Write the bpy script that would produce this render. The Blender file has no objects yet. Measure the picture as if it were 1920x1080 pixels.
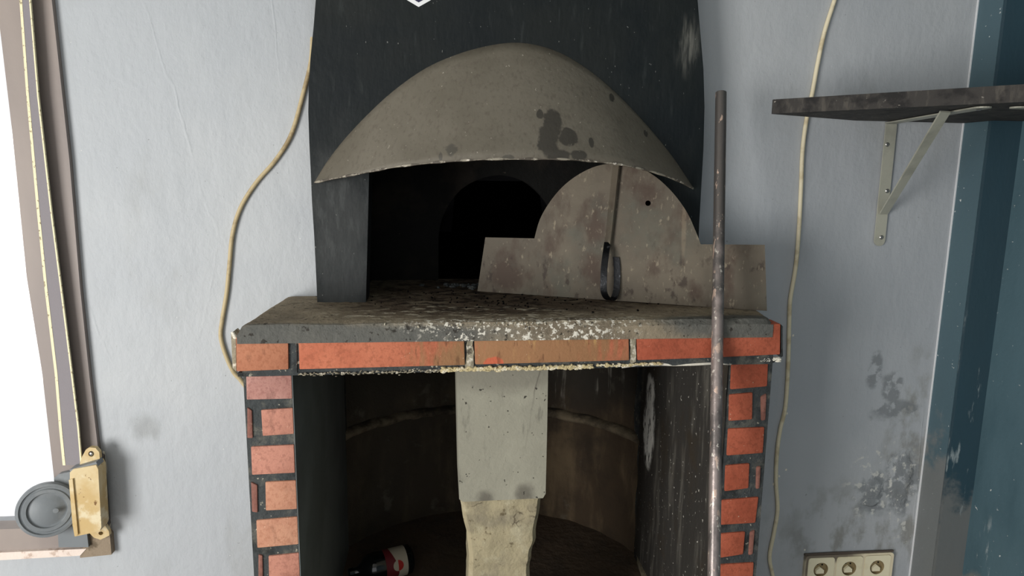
import bpy, bmesh, math, random
from mathutils import Vector, Matrix, noise
from mathutils.geometry import tessellate_polygon
random.seed(7)
S = bpy.context.scene
COL = S.collection
# ------------------------------------------------------------------ camera
FPX = 1300.0; CAM = Vector((0, -1.78, 1.30))
yaw, pitch, roll = math.radians(6), math.radians(9.7), math.radians(.75)
FW = Vector((math.sin(yaw)*math.cos(pitch), math.cos(yaw)*math.cos(pitch), -math.sin(pitch)))
R0 = Vector((math.cos(yaw), -math.sin(yaw), 0)); U0 = R0.cross(FW)
RT = R0*math.cos(roll) + U0*math.sin(roll); UP = RT.cross(FW)
cd = bpy.data.cameras.new('camera'); co = bpy.data.objects.new('camera', cd); COL.objects.link(co)
cd.sensor_width = 36; cd.lens = FPX/1920*36; cd.clip_start = .02
co.matrix_world = Matrix((( RT.x, UP.x, -FW.x, CAM.x), (RT.y, UP.y, -FW.y, CAM.y), (RT.z, UP.z, -FW.z, CAM.z), (0, 0, 0, 1)))
S.camera = co
# ------------------------------------------------------------------ world, daylight, exposure
w = bpy.data.worlds.new('daylight'); S.world = w; w.use_nodes = True
bg = w.node_tree.nodes['Background']; bg.inputs[0].default_value = (.97, .978, 1, 1); bg.inputs[1].default_value = 1.2
def area(name, loc, target, sx, sy, power, col):
    l = bpy.data.lights.new(name, 'AREA'); l.shape = 'RECTANGLE'; l.size = sx; l.size_y = sy; l.energy = power; l.color = col
    o = bpy.data.objects.new(name, l); COL.objects.link(o); o.location = loc
    o.rotation_euler = (Vector(target) - Vector(loc)).to_track_quat('-Z', 'Y').to_euler(); return o
area('doorway_daylight', (-2.4, -2.5, .75), (0, 0, 1.0), 1.3, 1.5, 100, (1, .97, .93))
S.view_settings.view_transform = 'Standard'; S.view_settings.look = 'None'
S.view_settings.gamma = 1; S.view_settings.use_curve_mapping = False; S.view_settings.exposure = 0.0

# ------------------------------------------------------------------ helpers
def P(u, v, ax, val):                 # where the sight line through a measured point meets a real plane
    d = FW + RT*((u-960)/FPX) - UP*((v-540)/FPX)
    return CAM + d*((val-CAM[ax])/d[ax])
def Py(u, v, y): return P(u, v, 1, y)
def lin(c): return tuple(((x/255)/12.92 if x/255 <= .04045 else ((x/255+.055)/1.055)**2.4) for x in c) + (1,)

def mat(name, col, rough=.8, metal=0, layers=(), bumps=(), spec=.3, coat=0):
    m = bpy.data.materials.new(name); m.use_nodes = True
    nt = m.node_tree; N = nt.nodes; L = nt.links; b = N['Principled BSDF']
    b.inputs['Roughness'].default_value = rough; b.inputs['Metallic'].default_value = metal
    b.inputs['Specular IOR Level'].default_value = spec; b.inputs['Coat Weight'].default_value = coat
    geo = N.new('ShaderNodeNewGeometry')
    def nz(scale, detail=4, stretch=(1, 1, 1), kind='n', dist=0):
        mp = N.new('ShaderNodeMapping'); mp.inputs['Scale'].default_value = stretch; L.new(geo.outputs['Position'], mp.inputs[0])
        if kind == 'v':
            t = N.new('ShaderNodeTexVoronoi'); t.feature = 'DISTANCE_TO_EDGE'; t.inputs['Scale'].default_value = scale
            n2 = N.new('ShaderNodeTexNoise'); n2.inputs['Scale'].default_value = scale*1.7; n2.inputs['Detail'].default_value = 5
            L.new(mp.outputs[0], n2.inputs['Vector'])
            ma = N.new('ShaderNodeVectorMath'); ma.operation = 'MULTIPLY_ADD'; ma.inputs[1].default_value = (dist,)*3
            L.new(n2.outputs['Color'], ma.inputs[0]); L.new(mp.outputs[0], ma.inputs[2]); L.new(ma.outputs[0], t.inputs['Vector'])
            return t.outputs['Distance']
        t = N.new('ShaderNodeTexNoise'); t.inputs['Scale'].default_value = scale; t.inputs['Detail'].default_value = detail
        t.inputs['Roughness'].default_value = .6; t.inputs['Distortion'].default_value = dist
        L.new(mp.outputs[0], t.inputs['Vector']); return t.outputs['Fac']
    def mr(src, a, c, lo=0., hi=1.):
        r = N.new('ShaderNodeMapRange'); r.interpolation_type = 'SMOOTHSTEP'
        r.inputs[1].default_value = a; r.inputs[2].default_value = c; r.inputs[3].default_value = lo; r.inputs[4].default_value = hi
        L.new(src, r.inputs[0]); return r.outputs[0]
    def mth(op, a, c):
        q = N.new('ShaderNodeMath'); q.operation = op
        for i, x in enumerate((a, c)):
            if isinstance(x, (int, float)): q.inputs[i].default_value = x
            else: L.new(x, q.inputs[i])
        return q.outputs[0]
    def mask(ly):
        out = None
        if 'noise' in ly:
            sc, de, a, c = ly['noise'][:4]; st = ly['noise'][4] if len(ly['noise']) > 4 else (1, 1, 1)
            out = mr(nz(sc, de, st), a, c)
        if 'crack' in ly:
            sc, wd = ly['crack'][:2]; st = ly['crack'][2] if len(ly['crack']) > 2 else (1, 1, 1)
            q = mr(nz(sc, 3, st, 'v', .12), 0, wd, 1, 0); out = q if out is None else mth('MULTIPLY', out, q)
        if 'blobs' in ly:
            bm_ = None; jit = nz(ly.get('jf', 25), 5, ly.get('js', (1, 1, 1)))
            for c, r in ly['blobs']:
                s1 = N.new('ShaderNodeVectorMath'); s1.operation = 'SUBTRACT'; s1.inputs[1].default_value = c; L.new(geo.outputs['Position'], s1.inputs[0])
                s2 = N.new('ShaderNodeVectorMath'); s2.operation = 'DIVIDE'; s2.inputs[1].default_value = r; L.new(s1.outputs[0], s2.inputs[0])
                s3 = N.new('ShaderNodeVectorMath'); s3.operation = 'LENGTH'; L.new(s2.outputs[0], s3.inputs[0])
                d = mth('ADD', s3.outputs['Value'], mth('MULTIPLY', mth('SUBTRACT', jit, .5), ly.get('ja', 1.5)))
                q = mr(d, 1-ly.get('soft', .3), 1+ly.get('soft', .3), 1, 0)
                bm_ = q if bm_ is None else mth('MAXIMUM', bm_, q)
            out = bm_ if out is None else mth('MULTIPLY', out, bm_)
        return mth('MULTIPLY', out, ly.get('amt', 1.))
    cur = None
    base = N.new('ShaderNodeRGB'); base.outputs[0].default_value = lin(col); cur = base.outputs[0]
    for ly in layers:
        mx = N.new('ShaderNodeMix'); mx.data_type = 'RGBA'
        L.new(mask(ly), mx.inputs[0]); L.new(cur, mx.inputs[6]); mx.inputs[7].default_value = lin(ly['col']); cur = mx.outputs[2]
    L.new(cur, b.inputs['Base Color'])
    prev = None
    for bp in bumps:
        if 'crack' in bp or 'blobs' in bp: h = mask(bp)
        else: h = nz(bp['s'], bp.get('d', 5), bp.get('st', (1, 1, 1)))
        bn = N.new('ShaderNodeBump'); bn.inputs['Strength'].default_value = bp.get('k', 1); bn.inputs['Distance'].default_value = bp['h']
        L.new(h, bn.inputs['Height'])
        if prev: L.new(prev, bn.inputs['Normal'])
        prev = bn.outputs[0]
    if prev: L.new(prev, b.inputs['Normal'])
    return m

def empty(name, loc, label=None, cat=None, group=None, kind=None):
    o = bpy.data.objects.new(name, None); COL.objects.link(o); o.location = loc; o.empty_display_size = .05
    if label: o['label'] = label
    if cat: o['category'] = cat
    if group: o['group'] = group
    if kind: o['kind'] = kind
    return o
def wloc(o):
    v = Vector((0, 0, 0))
    while o: v += o.location; o = o.parent
    return v
def obj(name, bm, m, parent=None, smooth=False, **props):
    """links a bmesh (made in world coordinates) as one object under its parent"""
    org = wloc(parent) if parent else Vector((0, 0, 0))
    bmesh.ops.recalc_face_normals(bm, faces=bm.faces)
    if org.length: bmesh.ops.translate(bm, verts=bm.verts, vec=-org)
    me = bpy.data.meshes.new(name); bm.to_mesh(me); bm.free()
    if smooth:
        for p in me.polygons: p.use_smooth = True
        if smooth != 'all': me.set_sharp_from_angle(angle=math.radians(38))
    ms = m if isinstance(m, (list, tuple)) else [m]
    for x in ms: me.materials.append(x)
    o = bpy.data.objects.new(name, me); COL.objects.link(o); o.parent = parent
    for k, v in props.items(): o[k] = v
    return o
def prism(bm, outer, depth, holes=()):
    """flat outline with holes, given depth vector"""
    loops = [list(map(Vector, outer))] + [list(map(Vector, h)) for h in holes]
    depth = Vector(depth); flat = [p for l in loops for p in l]
    tris = tessellate_polygon(loops)
    f = [bm.verts.new(p) for p in flat]; b = [bm.verts.new(p+depth) for p in flat]
    for t in tris:
        try: bm.faces.new([f[i] for i in t]); bm.faces.new([b[i] for i in reversed(t)])
        except ValueError: pass
    k = 0
    for l in loops:
        n = len(l)
        for i in range(n): bm.faces.new((f[k+i], f[k+(i+1) % n], b[k+(i+1) % n], b[k+i]))
        k += n
    return bm
def box(bm, lo, hi):
    x0, y0, z0 = lo; x1, y1, z1 = hi
    v = [bm.verts.new(p) for p in ((x0,y0,z0),(x1,y0,z0),(x1,y1,z0),(x0,y1,z0),(x0,y0,z1),(x1,y0,z1),(x1,y1,z1),(x0,y1,z1))]
    for f in ((0,3,2,1),(4,5,6,7),(0,1,5,4),(1,2,6,5),(2,3,7,6),(3,0,4,7)): bm.faces.new([v[i] for i in f])
    return bm
def bevel(bm, w, seg=2):
    bmesh.ops.bevel(bm, geom=list(bm.edges), offset=w, segments=seg, affect='EDGES', profile=.6); return bm
def hexa(bm, front, depth):
    depth = Vector(depth); v = [bm.verts.new(p) for p in front] + [bm.verts.new(Vector(p)+depth) for p in front]
    for f in ((0,1,2,3),(7,6,5,4),(0,4,5,1),(1,5,6,2),(2,6,7,3),(3,7,4,0)): bm.faces.new([v[i] for i in f])
    return bm
def spline(pts, n=8):
    pts = [Vector(p) for p in pts]; out = []
    for i in range(len(pts)-1):
        p0, p1, p2, p3 = pts[max(i-1, 0)], pts[i], pts[i+1], pts[min(i+2, len(pts)-1)]
        for k in range(n):
            t = k/n; out.append(.5*((2*p1)+(p2-p0)*t+(2*p0-5*p1+4*p2-p3)*t*t+(3*p1-p0-3*p2+p3)*t**3))
    return out + [pts[-1]]
def tube(bm, pts, r, seg=10, cap=True):
    pts = [Vector(p) for p in pts]; rings = []; up = None
    for i, p in enumerate(pts):
        t = (pts[min(i+1, len(pts)-1)]-pts[max(i-1, 0)]).normalized()
        if up is None: up = t.orthogonal().normalized()
        up = (up - t*up.dot(t)).normalized(); s = t.cross(up)
        rr = r(i/(len(pts)-1)) if callable(r) else r
        rings.append([bm.verts.new(p + (up*math.cos(a)+s*math.sin(a))*rr) for a in (2*math.pi*k/seg for k in range(seg))])
    for a, b in zip(rings, rings[1:]):
        for k in range(seg): bm.faces.new((a[k], a[(k+1) % seg], b[(k+1) % seg], b[k]))
    if cap: bm.faces.new(rings[0][::-1]); bm.faces.new(rings[-1])
    return bm
def ribbon(bm, pts, wv, th):
    """strap: centre line pts, width vector(s), thickness th"""
    pts = [Vector(p) for p in pts]; W = [Vector(x) for x in wv] if isinstance(wv, list) else [Vector(wv)]*len(pts); rings = []
    for i, p in enumerate(pts):
        t = (pts[min(i+1, len(pts)-1)]-pts[max(i-1, 0)]).normalized(); n = t.cross(W[i]).normalized()*th/2; h = W[i]/2
        rings.append([bm.verts.new(q) for q in (p-h-n, p+h-n, p+h+n, p-h+n)])
    for a, b in zip(rings, rings[1:]):
        for k in range(4): bm.faces.new((a[k], a[(k+1) % 4], b[(k+1) % 4], b[k]))
    bm.faces.new(rings[0][::-1]); bm.faces.new(rings[-1]); return bm
def lathe(bm, prof, org, axis, seg=40):
    axis = Vector(axis).normalized(); a = axis.orthogonal().normalized(); b = axis.cross(a); rings = []
    for r, h in prof:
        rings.append([bm.verts.new(Vector(org)+axis*h+(a*math.cos(t)+b*math.sin(t))*max(r, 1e-5)) for t in (2*math.pi*k/seg for k in range(seg))])
    for p, q in zip(rings, rings[1:]):
        for k in range(seg): bm.faces.new((p[k], p[(k+1) % seg], q[(k+1) % seg], q[k]))
    bmesh.ops.remove_doubles(bm, verts=bm.verts, dist=2e-5); return bm
def lump(bm, c, r, seed=0):
    g = bmesh.ops.create_icosphere(bm, subdivisions=1, radius=1, matrix=Matrix.Translation(c))
    for v in g['verts']:
        d = v.co-Vector(c); k = .75+.5*random.random(); v.co = Vector(c)+Vector((d.x*r[0]*k, d.y*r[1]*k, d.z*r[2]*k))
def rough_up(bm, amp, freq, cut=0):
    if cut: bmesh.ops.subdivide_edges(bm, edges=list(bm.edges), cuts=cut, use_grid_fill=True)
    for v in bm.verts: v.co += noise.noise_vector(v.co*freq)*amp
    return bm
def B(): return bmesh.new()
def grid(bm, fn, nu, nv):
    vs = [[bm.verts.new(fn(i/nu, j/nv)) for j in range(nv+1)] for i in range(nu+1)]
    for i in range(nu):
        for j in range(nv): bm.faces.new((vs[i][j], vs[i+1][j], vs[i+1][j+1], vs[i][j+1]))
    return vs

ZC = .976                                   # counter top
XR = Py(1775, 500, 0).x                     # right end of the grey wall
def bl(u, v, y, rx, rz, ry=.3): return (tuple(Py(u, v, y)), (rx, ry, rz))

# ------------------------------------------------------------------ materials
M = {}
M['wall'] = mat('grey_blue_wall_paint', (172, 177, 182), .55, layers=[
    dict(col=(183, 187, 190), noise=(1.6, 3, .4, .65), amt=.7),
    dict(col=(155, 158, 158), noise=(5, 6, .55, .75, (1, 1, .5)), amt=.5),
    dict(col=(132, 132, 126), noise=(14, 6, .45, .62, (1, 1, .6)), blobs=[bl(1640, 1000, 0, .28, .13), bl(1700, 860, 0, .07, .25)], jf=9, soft=.5, amt=.75),
    dict(col=(126, 131, 134), noise=(22, 5, .42, .5), blobs=[bl(1640, 695, 0, .02, .05), bl(1672, 725, 0, .03, .045), bl(1680, 770, 0, .06, .03), bl(1640, 925, 0, .05, .06), bl(1690, 905, 0, .05, .1)], ja=2.2, jf=16, amt=.8),
    dict(col=(140, 143, 144), blobs=[bl(272, 802, 0, .03, .03), bl(290, 810, 0, .012, .02)], ja=1.4, jf=30, soft=.6, amt=.6),
    dict(col=(206, 207, 202), noise=(40, 4, .56, .62), blobs=[bl(1640, 905, 0, .08, .12), bl(1700, 930, 0, .05, .14)], jf=18, amt=.9),
    dict(col=(232, 230, 222), noise=(150, 2, .745, .77), amt=.9),
    dict(col=(120, 122, 122), noise=(90, 2, .72, .75), amt=.6)],
    bumps=[dict(s=2.2, h=.02, k=.5), dict(s=24, h=.0045, k=.55, st=(1, 1, .45)), dict(s=100, h=.0014, k=.55),
           dict(crack=(2.1, .012, (1.6, 1, .55)), noise=(1.3, 3, .5, .62), h=.0015, k=.35),
           dict(blobs=[bl(1642, 915, 0, .025, .03), bl(1632, 942, 0, .03, .012), bl(1690, 900, 0, .03, .08)], ja=1.4, jf=24, h=.004, k=.9)])
M['teal'] = mat('teal_gloss_paint', (80, 104, 113), .42, layers=[
    dict(col=(78, 102, 112), noise=(6, 5, .4, .65, (1, 1, .4)), amt=.8),
    dict(col=(118, 122, 122), blobs=[((XR+.02, -.05, .2), (.16, .16, .34))], jf=10, ja=1.6, soft=.15, noise=(3, 3, .1, .2)),
    dict(col=(175, 185, 186), noise=(26, 6, .58, .66, (1, 1, .22)), blobs=[((XR+.06, -.05, .62), (.05, .12, .25)), ((XR+.08, -.35, .3), (.1, .12, .25)), ((XR+.05, -.1, .9), (.04, .1, .3))], jf=8, amt=.8),
    dict(col=(225, 228, 225), noise=(70, 3, .70, .74), amt=.8)], bumps=[dict(s=18, h=.004, k=.6, st=(1, 1, .4)), dict(s=90, h=.001, k=.5)], spec=.4)
M['teal_wall'] = mat('teal_wall_paint', (80, 106, 116), .45, layers=[
    dict(col=(66, 92, 102), noise=(5, 5, .4, .65, (1, 1, .4)), amt=.8), dict(col=(128, 126, 118), blobs=[((XR+.08, -.15, .02), (.2, .12, .16))], jf=10, ja=1, soft=.15),
    dict(col=(190, 198, 198), noise=(26, 6, .58, .66, (1, 1, .22)), blobs=[((XR+.08, -.2, .2), (.1, .06, .16)), ((XR+.08, -.42, .5), (.1, .1, .2)), ((XR+.08, -.28, 1.3), (.1, .06, .2))], jf=8, amt=.8),
    dict(col=(225, 228, 225), noise=(70, 3, .70, .74), amt=.8)], bumps=[dict(s=18, h=.004, k=.6, st=(1, 1, .4)), dict(s=90, h=.001, k=.5)], spec=.4)
M['teal_dark'] = mat('dark_teal_trim', (44, 68, 79), .4, layers=[  # narrow corner band toned darker than the teal on either side
    dict(col=(44, 66, 76), noise=(8, 5, .4, .65, (1, 1, .4)), amt=.8),
    dict(col=(104, 108, 108), blobs=[((XR+.03, -.08, .1), (.2, .2, .33))], jf=10, ja=1.6, soft=.15),
    dict(col=(160, 172, 174), noise=(30, 6, .6, .68, (1, 1, .2)), blobs=[((XR+.05, -.08, .6), (.1, .1, .35))], amt=.7)],
    bumps=[dict(s=18, h=.003, k=.6, st=(1, 1, .4))], spec=.4)
M['hood'] = mat('black_hood_plaster', (17, 24, 27), .55, layers=[
    dict(col=(30, 34, 33), noise=(3.5, 4, .4, .7), amt=.7),
    dict(col=(52, 57, 57), noise=(70, 4, .58, .74, (1, 1, .15)), amt=.4),
    dict(col=(112, 112, 106), noise=(90, 5, .35, .7, (1, 1, .12)), blobs=[bl(1290, 85, -.09, .025, .055)], jf=12, ja=1, soft=.6, amt=.85),  # grey streaked patch: glare and abrasion painted into the hood colour
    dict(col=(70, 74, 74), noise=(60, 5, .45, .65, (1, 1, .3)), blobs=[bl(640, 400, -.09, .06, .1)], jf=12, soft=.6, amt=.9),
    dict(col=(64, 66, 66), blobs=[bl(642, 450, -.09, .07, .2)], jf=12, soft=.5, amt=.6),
    dict(col=(150, 152, 148), noise=(190, 1, .78, .81, (1, 1, .5)), amt=.5)],
    bumps=[dict(s=5, h=.012, k=.5), dict(s=70, h=.0015, k=.6, st=(1, 1, .25))], spec=.22)
M['soot'] = mat('sooty_masonry', (27, 27, 26), .95, layers=[dict(col=(48, 43, 38), noise=(7, 6, .45, .7), amt=.7), dict(col=(95, 86, 76), noise=(40, 4, .68, .74), amt=.5)], bumps=[dict(s=14, h=.012, k=.8)], spec=.1)
M['black'] = mat('black_firing_chamber', (12, 12, 13), .95, bumps=[dict(s=14, h=.01, k=.6)], spec=.05)
M['canopy'] = mat('grey_brown_canopy_paint', (97, 92, 81), .6, layers=[
    dict(col=(112, 107, 96), noise=(4, 4, .4, .65), amt=.7),
    dict(col=(84, 77, 68), noise=(120, 4, .5, .7, (1, 1, .35)), amt=.5),
    dict(col=(48, 46, 42), blobs=[bl(1035, 232, -.2, .022, .035), bl(1022, 268, -.2, .022, .035), bl(1062, 258, -.2, .022, .02), bl(1012, 214, -.2, .008, .012), bl(1080, 292, -.22, .02, .012), bl(1105, 268, -.2, .006, .012), bl(1155, 180, -.15, .008, .01), bl(1212, 250, -.12, .006, .008), bl(1040, 292, -.22, .03, .012)], jf=50, ja=1.3, soft=.15, amt=.82),
    dict(col=(70, 68, 62), blobs=[bl(846, 282, -.22, .012, .012), bl(826, 292, -.22, .004, .01), bl(950, 296, -.24, .012, .006)], jf=50, ja=1.6, soft=.2, amt=.8),
    dict(col=(196, 190, 176), noise=(130, 2, .71, .76, (1, 1, .5)), amt=.55)],
    bumps=[dict(s=5, h=.01, k=.5), dict(s=110, h=.0012, k=.6, st=(1, 1, .4))], spec=.35)
M['rim'] = mat('chipped_rim', (150, 144, 130), .6, layers=[dict(col=(88, 82, 74), noise=(50, 5, .45, .55)), dict(col=(215, 208, 195), noise=(90, 3, .6, .68))], bumps=[dict(s=90, h=.002)])
M['counter'] = mat('ash_covered_mortar', (142, 131, 112), .9, layers=[
    dict(col=(114, 104, 90), noise=(8, 5, .42, .62), amt=.8),
    dict(col=(88, 91, 90), noise=(6, 4, .2, .4), blobs=[((-.3, -.34, ZC), (.34, .025, .1)), ((.66, -.32, ZC), (.18, .04, .05)), ((-.12, -.34, ZC), (.3, .02, .1))], soft=.3, ja=.4, amt=.85),
    dict(col=(84, 72, 60), noise=(12, 6, .3, .5, (.7, 1, 1)), blobs=[((.1, -.14, ZC), (.34, .13, .1)), ((.33, -.1, ZC), (.3, .12, .1)), ((.1, .1, ZC), (.3, .2, .1))], soft=.5, ja=1.2, amt=.95),
    dict(col=(46, 38, 33), noise=(34, 6, .47, .6, (.7, 1, 1)), blobs=[((.14, -.09, ZC), (.36, .13, .1)), ((.1, .1, ZC), (.3, .2, .1))], soft=.4, amt=.95),
    dict(col=(196, 188, 168), noise=(50, 6, .53, .63, (.55, 1, 1)), blobs=[((.2, -.28, ZC), (.34, .05, .1)), ((.03, -.17, ZC), (.14, .03, .1)), ((-.1, -.24, ZC), (.16, .05, .1)), ((.1, -.2, ZC), (.2, .025, .1))], soft=.4, amt=.8),
    dict(col=(222, 218, 206), noise=(110, 4, .54, .60), blobs=[((.2, -.318, ZC), (.26, .03, .1))], soft=.3, ja=.8, amt=.95),
    dict(col=(48, 44, 40), noise=(75, 4, .6, .66), amt=.8)],
    bumps=[dict(s=12, h=.012, k=.7), dict(s=70, h=.004, k=.9)], spec=.15)
M['mortar'] = mat('dark_grey_mortar', (66, 70, 71), .85, layers=[
    dict(col=(98, 98, 92), noise=(24, 5, .5, .68)), dict(col=(40, 42, 42), noise=(14, 5, .5, .7)),
    dict(col=(188, 182, 164), noise=(70, 4, .64, .7), amt=.8)], bumps=[dict(s=40, h=.006, k=.9), dict(s=140, h=.002)], spec=.2)
M['mortar_pale'] = mat('pale_joint_mortar', (150, 143, 124), .9, layers=[dict(col=(206, 200, 184), noise=(60, 5, .5, .62)), dict(col=(90, 84, 72), noise=(45, 5, .58, .68))], bumps=[dict(s=70, h=.005)])
M['cream'] = mat('cream_efflorescence', (196, 182, 142), .9, layers=[dict(col=(228, 220, 196), noise=(60, 4, .5, .62)), dict(col=(120, 102, 70), noise=(70, 4, .6, .68))], bumps=[dict(s=90, h=.003)])
M['white_filler'] = mat('white_filler', (228, 224, 210), .8, bumps=[dict(s=50, h=.003)])
def brickmat(name, base, a, b, extra=()):
    return mat(name, base, .72, layers=[dict(col=a, noise=(9, 6, .4, .64)), dict(col=b, noise=(120, 4, .48, .64), amt=.5), dict(col=tuple(int(x*.62) for x in b), noise=(34, 6, .6, .7, (1, 1, .5)), amt=.3)] + list(extra) +
               [dict(col=(216, 200, 176), noise=(140, 2, .73, .76), amt=.7)], bumps=[dict(s=160, h=.0012, k=.7), dict(s=20, h=.003, k=.5)], spec=.25)
M['brick_front'] = brickmat('orange_edging_brick', (190, 114, 86), (178, 102, 76), (148, 84, 60), [
    dict(col=(150, 116, 82), blobs=[((.2, -.33, .92), (.2, .2, .2))], jf=60, js=(1, 1, .16), soft=.4, ja=2.4, amt=.85),
    dict(col=(150, 116, 82), blobs=[((.03, -.33, .885), (.045, .2, .04))], jf=70, js=(1, 1, .2), soft=.4, ja=2.4, amt=.8),
    dict(col=(196, 160, 104), noise=(60, 5, .54, .66, (1, 1, .2)), blobs=[((.26, -.33, .91), (.09, .2, .1))], amt=.8),
    dict(col=(192, 100, 72), blobs=[((.115, -.33, .882), (.022, .2, .018))], jf=40, ja=.6, soft=.1),
    dict(col=(104, 70, 50), noise=(70, 5, .58, .67, (1, 1, .25)), blobs=[((.03, -.33, .92), (.1, .2, .1)), ((.2, -.33, .92), (.19, .2, .1))], amt=.6)])
M['brick_corner'] = brickmat('brown_corner_brick', (176, 118, 90), (164, 106, 80), (150, 92, 66))
M['brick_right'] = brickmat('red_brick', (176, 94, 70), (160, 82, 60), (134, 70, 50))
M['brick_left'] = brickmat('pale_pink_brick', (190, 134, 116), (176, 122, 104), (148, 98, 84))
M['brick_tan'] = brickmat('tan_brick', (194, 144, 118), (182, 130, 106), (164, 110, 86))
M['brick_pink'] = brickmat('pinkish_speckled_brick', (192, 148, 138), (170, 124, 114), (140, 92, 86))
M['brick_side'] = brickmat('dull_brick_edge', (150, 104, 92), (130, 88, 78), (110, 76, 68))
M['panel_left'] = mat('smooth_black_paint', (112, 118, 118), .6, layers=[dict(col=(98, 103, 103), noise=(3, 4, .4, .6))], bumps=[dict(s=6, h=.006, k=.4)])
M['panel_right'] = mat('scratched_black_paint', (58, 56, 53), .6, layers=[
    dict(col=(104, 101, 94), noise=(30, 6, .5, .7, (1, 1, .14)), amt=.75),
    dict(col=(60, 54, 46), noise=(6, 5, .5, .7)),
    dict(col=(242, 240, 232), noise=(46, 6, .38, .48, (1, 1, .4)), blobs=[((.656, .25, .50), (.2, .05, .12)), ((.656, .25, .62), (.2, .04, .05))], soft=.25, ja=.8, jf=30),
    dict(col=(205, 202, 192), noise=(75, 3, .66, .70), amt=.9)], bumps=[dict(s=50, h=.003, k=.7, st=(1, 1, .3))])
M['niche'] = mat('brown_plaster_niche', (78, 66, 53), .95, layers=[
    dict(col=(118, 102, 80), noise=(12, 6, .45, .68, (1, 1, .25)), amt=.75),
    dict(col=(58, 51, 44), noise=(4, 6, .42, .66), amt=.85),
    dict(col=(56, 54, 50), blobs=[((.2, .5, .8), (1.2, 1, .33))], ja=.5, jf=6, soft=.25, amt=.85),  # wall colour darker in the upper part; next layer darker on the left
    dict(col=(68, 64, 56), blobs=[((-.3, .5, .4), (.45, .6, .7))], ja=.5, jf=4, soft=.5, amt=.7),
    dict(col=(120, 116, 104), noise=(9, 6, .6, .7), amt=.3),
    dict(col=(150, 146, 136), noise=(26, 4, .58, .66, (1, 1, .08)), blobs=[((.5, .55, .66), (.12, .3, .2))], amt=.6)],
    bumps=[dict(s=10, h=.014, k=.8), dict(s=50, h=.004)], spec=.1)
M['ledge'] = mat('pale_ledge_mortar', (120, 108, 88), .95, layers=[dict(col=(62, 55, 46), noise=(9, 5, .4, .6))], bumps=[dict(s=30, h=.008)])
M['niche_floor'] = mat('dirty_niche_floor', (88, 74, 60), .95, layers=[dict(col=(76, 66, 56), noise=(6, 6, .42, .64)), dict(col=(110, 98, 84), noise=(60, 5, .62, .7), amt=.6)], bumps=[dict(s=30, h=.006)])
M['concrete'] = mat('pale_cast_concrete', (150, 148, 134), .85, layers=[
    dict(col=(160, 158, 143), noise=(4, 4, .45, .65)),
    dict(col=(112, 110, 100), noise=(40, 5, .58, .7, (1, 1, .25)), amt=.6),
    dict(col=(130, 127, 115), blobs=[((.14, -.2, .87), (.2, .2, .08))], soft=.25, ja=.5, amt=.75),
    dict(col=(92, 88, 80), blobs=[bl(908, 925, -.2, .018, .02), bl(980, 915, -.2, .02, .025)], soft=.6, jf=30, ja=1.4, amt=.75),
    dict(col=(88, 84, 76), crack=(3.2, .012, (1.5, 1, .5)), noise=(3, 2, .5, .6), amt=.6),
    dict(col=(52, 48, 44), noise=(75, 2, .70, .73), amt=.9)], bumps=[dict(s=30, h=.003, k=.6), dict(s=110, h=.001)], spec=.2)
M['broken'] = mat('broken_yellowish_plaster', (166, 156, 128), .9, layers=[
    dict(col=(140, 132, 112), noise=(9, 5, .45, .65)), dict(col=(176, 168, 142), noise=(16, 4, .5, .65)),
    dict(col=(96, 84, 62), noise=(34, 5, .6, .68), amt=.8), dict(col=(84, 74, 60), crack=(9, .03), noise=(9, 3, .5, .58), amt=.8)],
    bumps=[dict(s=14, h=.012, k=.7), dict(s=60, h=.003)], spec=.2)
M['plate'] = mat('rusty_steel_plate', (90, 83, 72), .62, .25, layers=[
    dict(col=(104, 96, 83), noise=(4, 4, .42, .62)),
    dict(col=(72, 58, 49), noise=(14, 7, .46, .64, (1, 1, .6)), amt=.85),
    dict(col=(88, 88, 78), noise=(6, 5, .5, .66), amt=.7),
    dict(col=(58, 48, 42), noise=(36, 6, .56, .66, (1, 1, .6)), blobs=[((.1, 0, ZC), (2, 2, .13))], soft=.5, amt=.8),
    dict(col=(152, 142, 122), noise=(90, 4, .6, .7, (1, 1, .5)), amt=.5),
    dict(col=(128, 116, 98), noise=(30, 3, .3, .5), blobs=[bl(1276, 430, -.12, .005, .07)], soft=.4, jf=30, ja=.8, amt=.5)],
    bumps=[dict(s=60, h=.001, k=.6), dict(s=8, h=.004, k=.3)], spec=.35)
M['iron'] = mat('dark_worn_iron', (74, 68, 62), .5, .6, layers=[dict(col=(36, 34, 32), noise=(30, 5, .5, .62, (1, 1, .4))), dict(col=(140, 120, 96), noise=(80, 4, .62, .7), amt=.6)], bumps=[dict(s=90, h=.001)])
M['iron_black'] = mat('black_polished_iron', (30, 31, 33), .3, .7, layers=[dict(col=(92, 94, 98), noise=(60, 5, .6, .7))], bumps=[dict(s=90, h=.0008)])
M['pole'] = mat('dirty_steel_tube', (96, 92, 90), .34, .5, layers=[
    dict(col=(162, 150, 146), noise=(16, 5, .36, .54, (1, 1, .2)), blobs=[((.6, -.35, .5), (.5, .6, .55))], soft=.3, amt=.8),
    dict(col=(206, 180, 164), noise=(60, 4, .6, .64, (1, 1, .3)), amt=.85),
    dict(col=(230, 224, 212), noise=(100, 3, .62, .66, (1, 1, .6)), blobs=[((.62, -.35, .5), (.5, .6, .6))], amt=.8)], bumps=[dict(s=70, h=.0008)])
M['cable'] = mat('cream_cable_sheath', (228, 218, 188), .5, layers=[dict(col=(204, 190, 156), noise=(20, 4, .5, .66))])
M['cable_left'] = mat('dusty_cream_cable_sheath', (184, 168, 132), .5, layers=[dict(col=(150, 132, 100), noise=(20, 4, .5, .66))])
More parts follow.
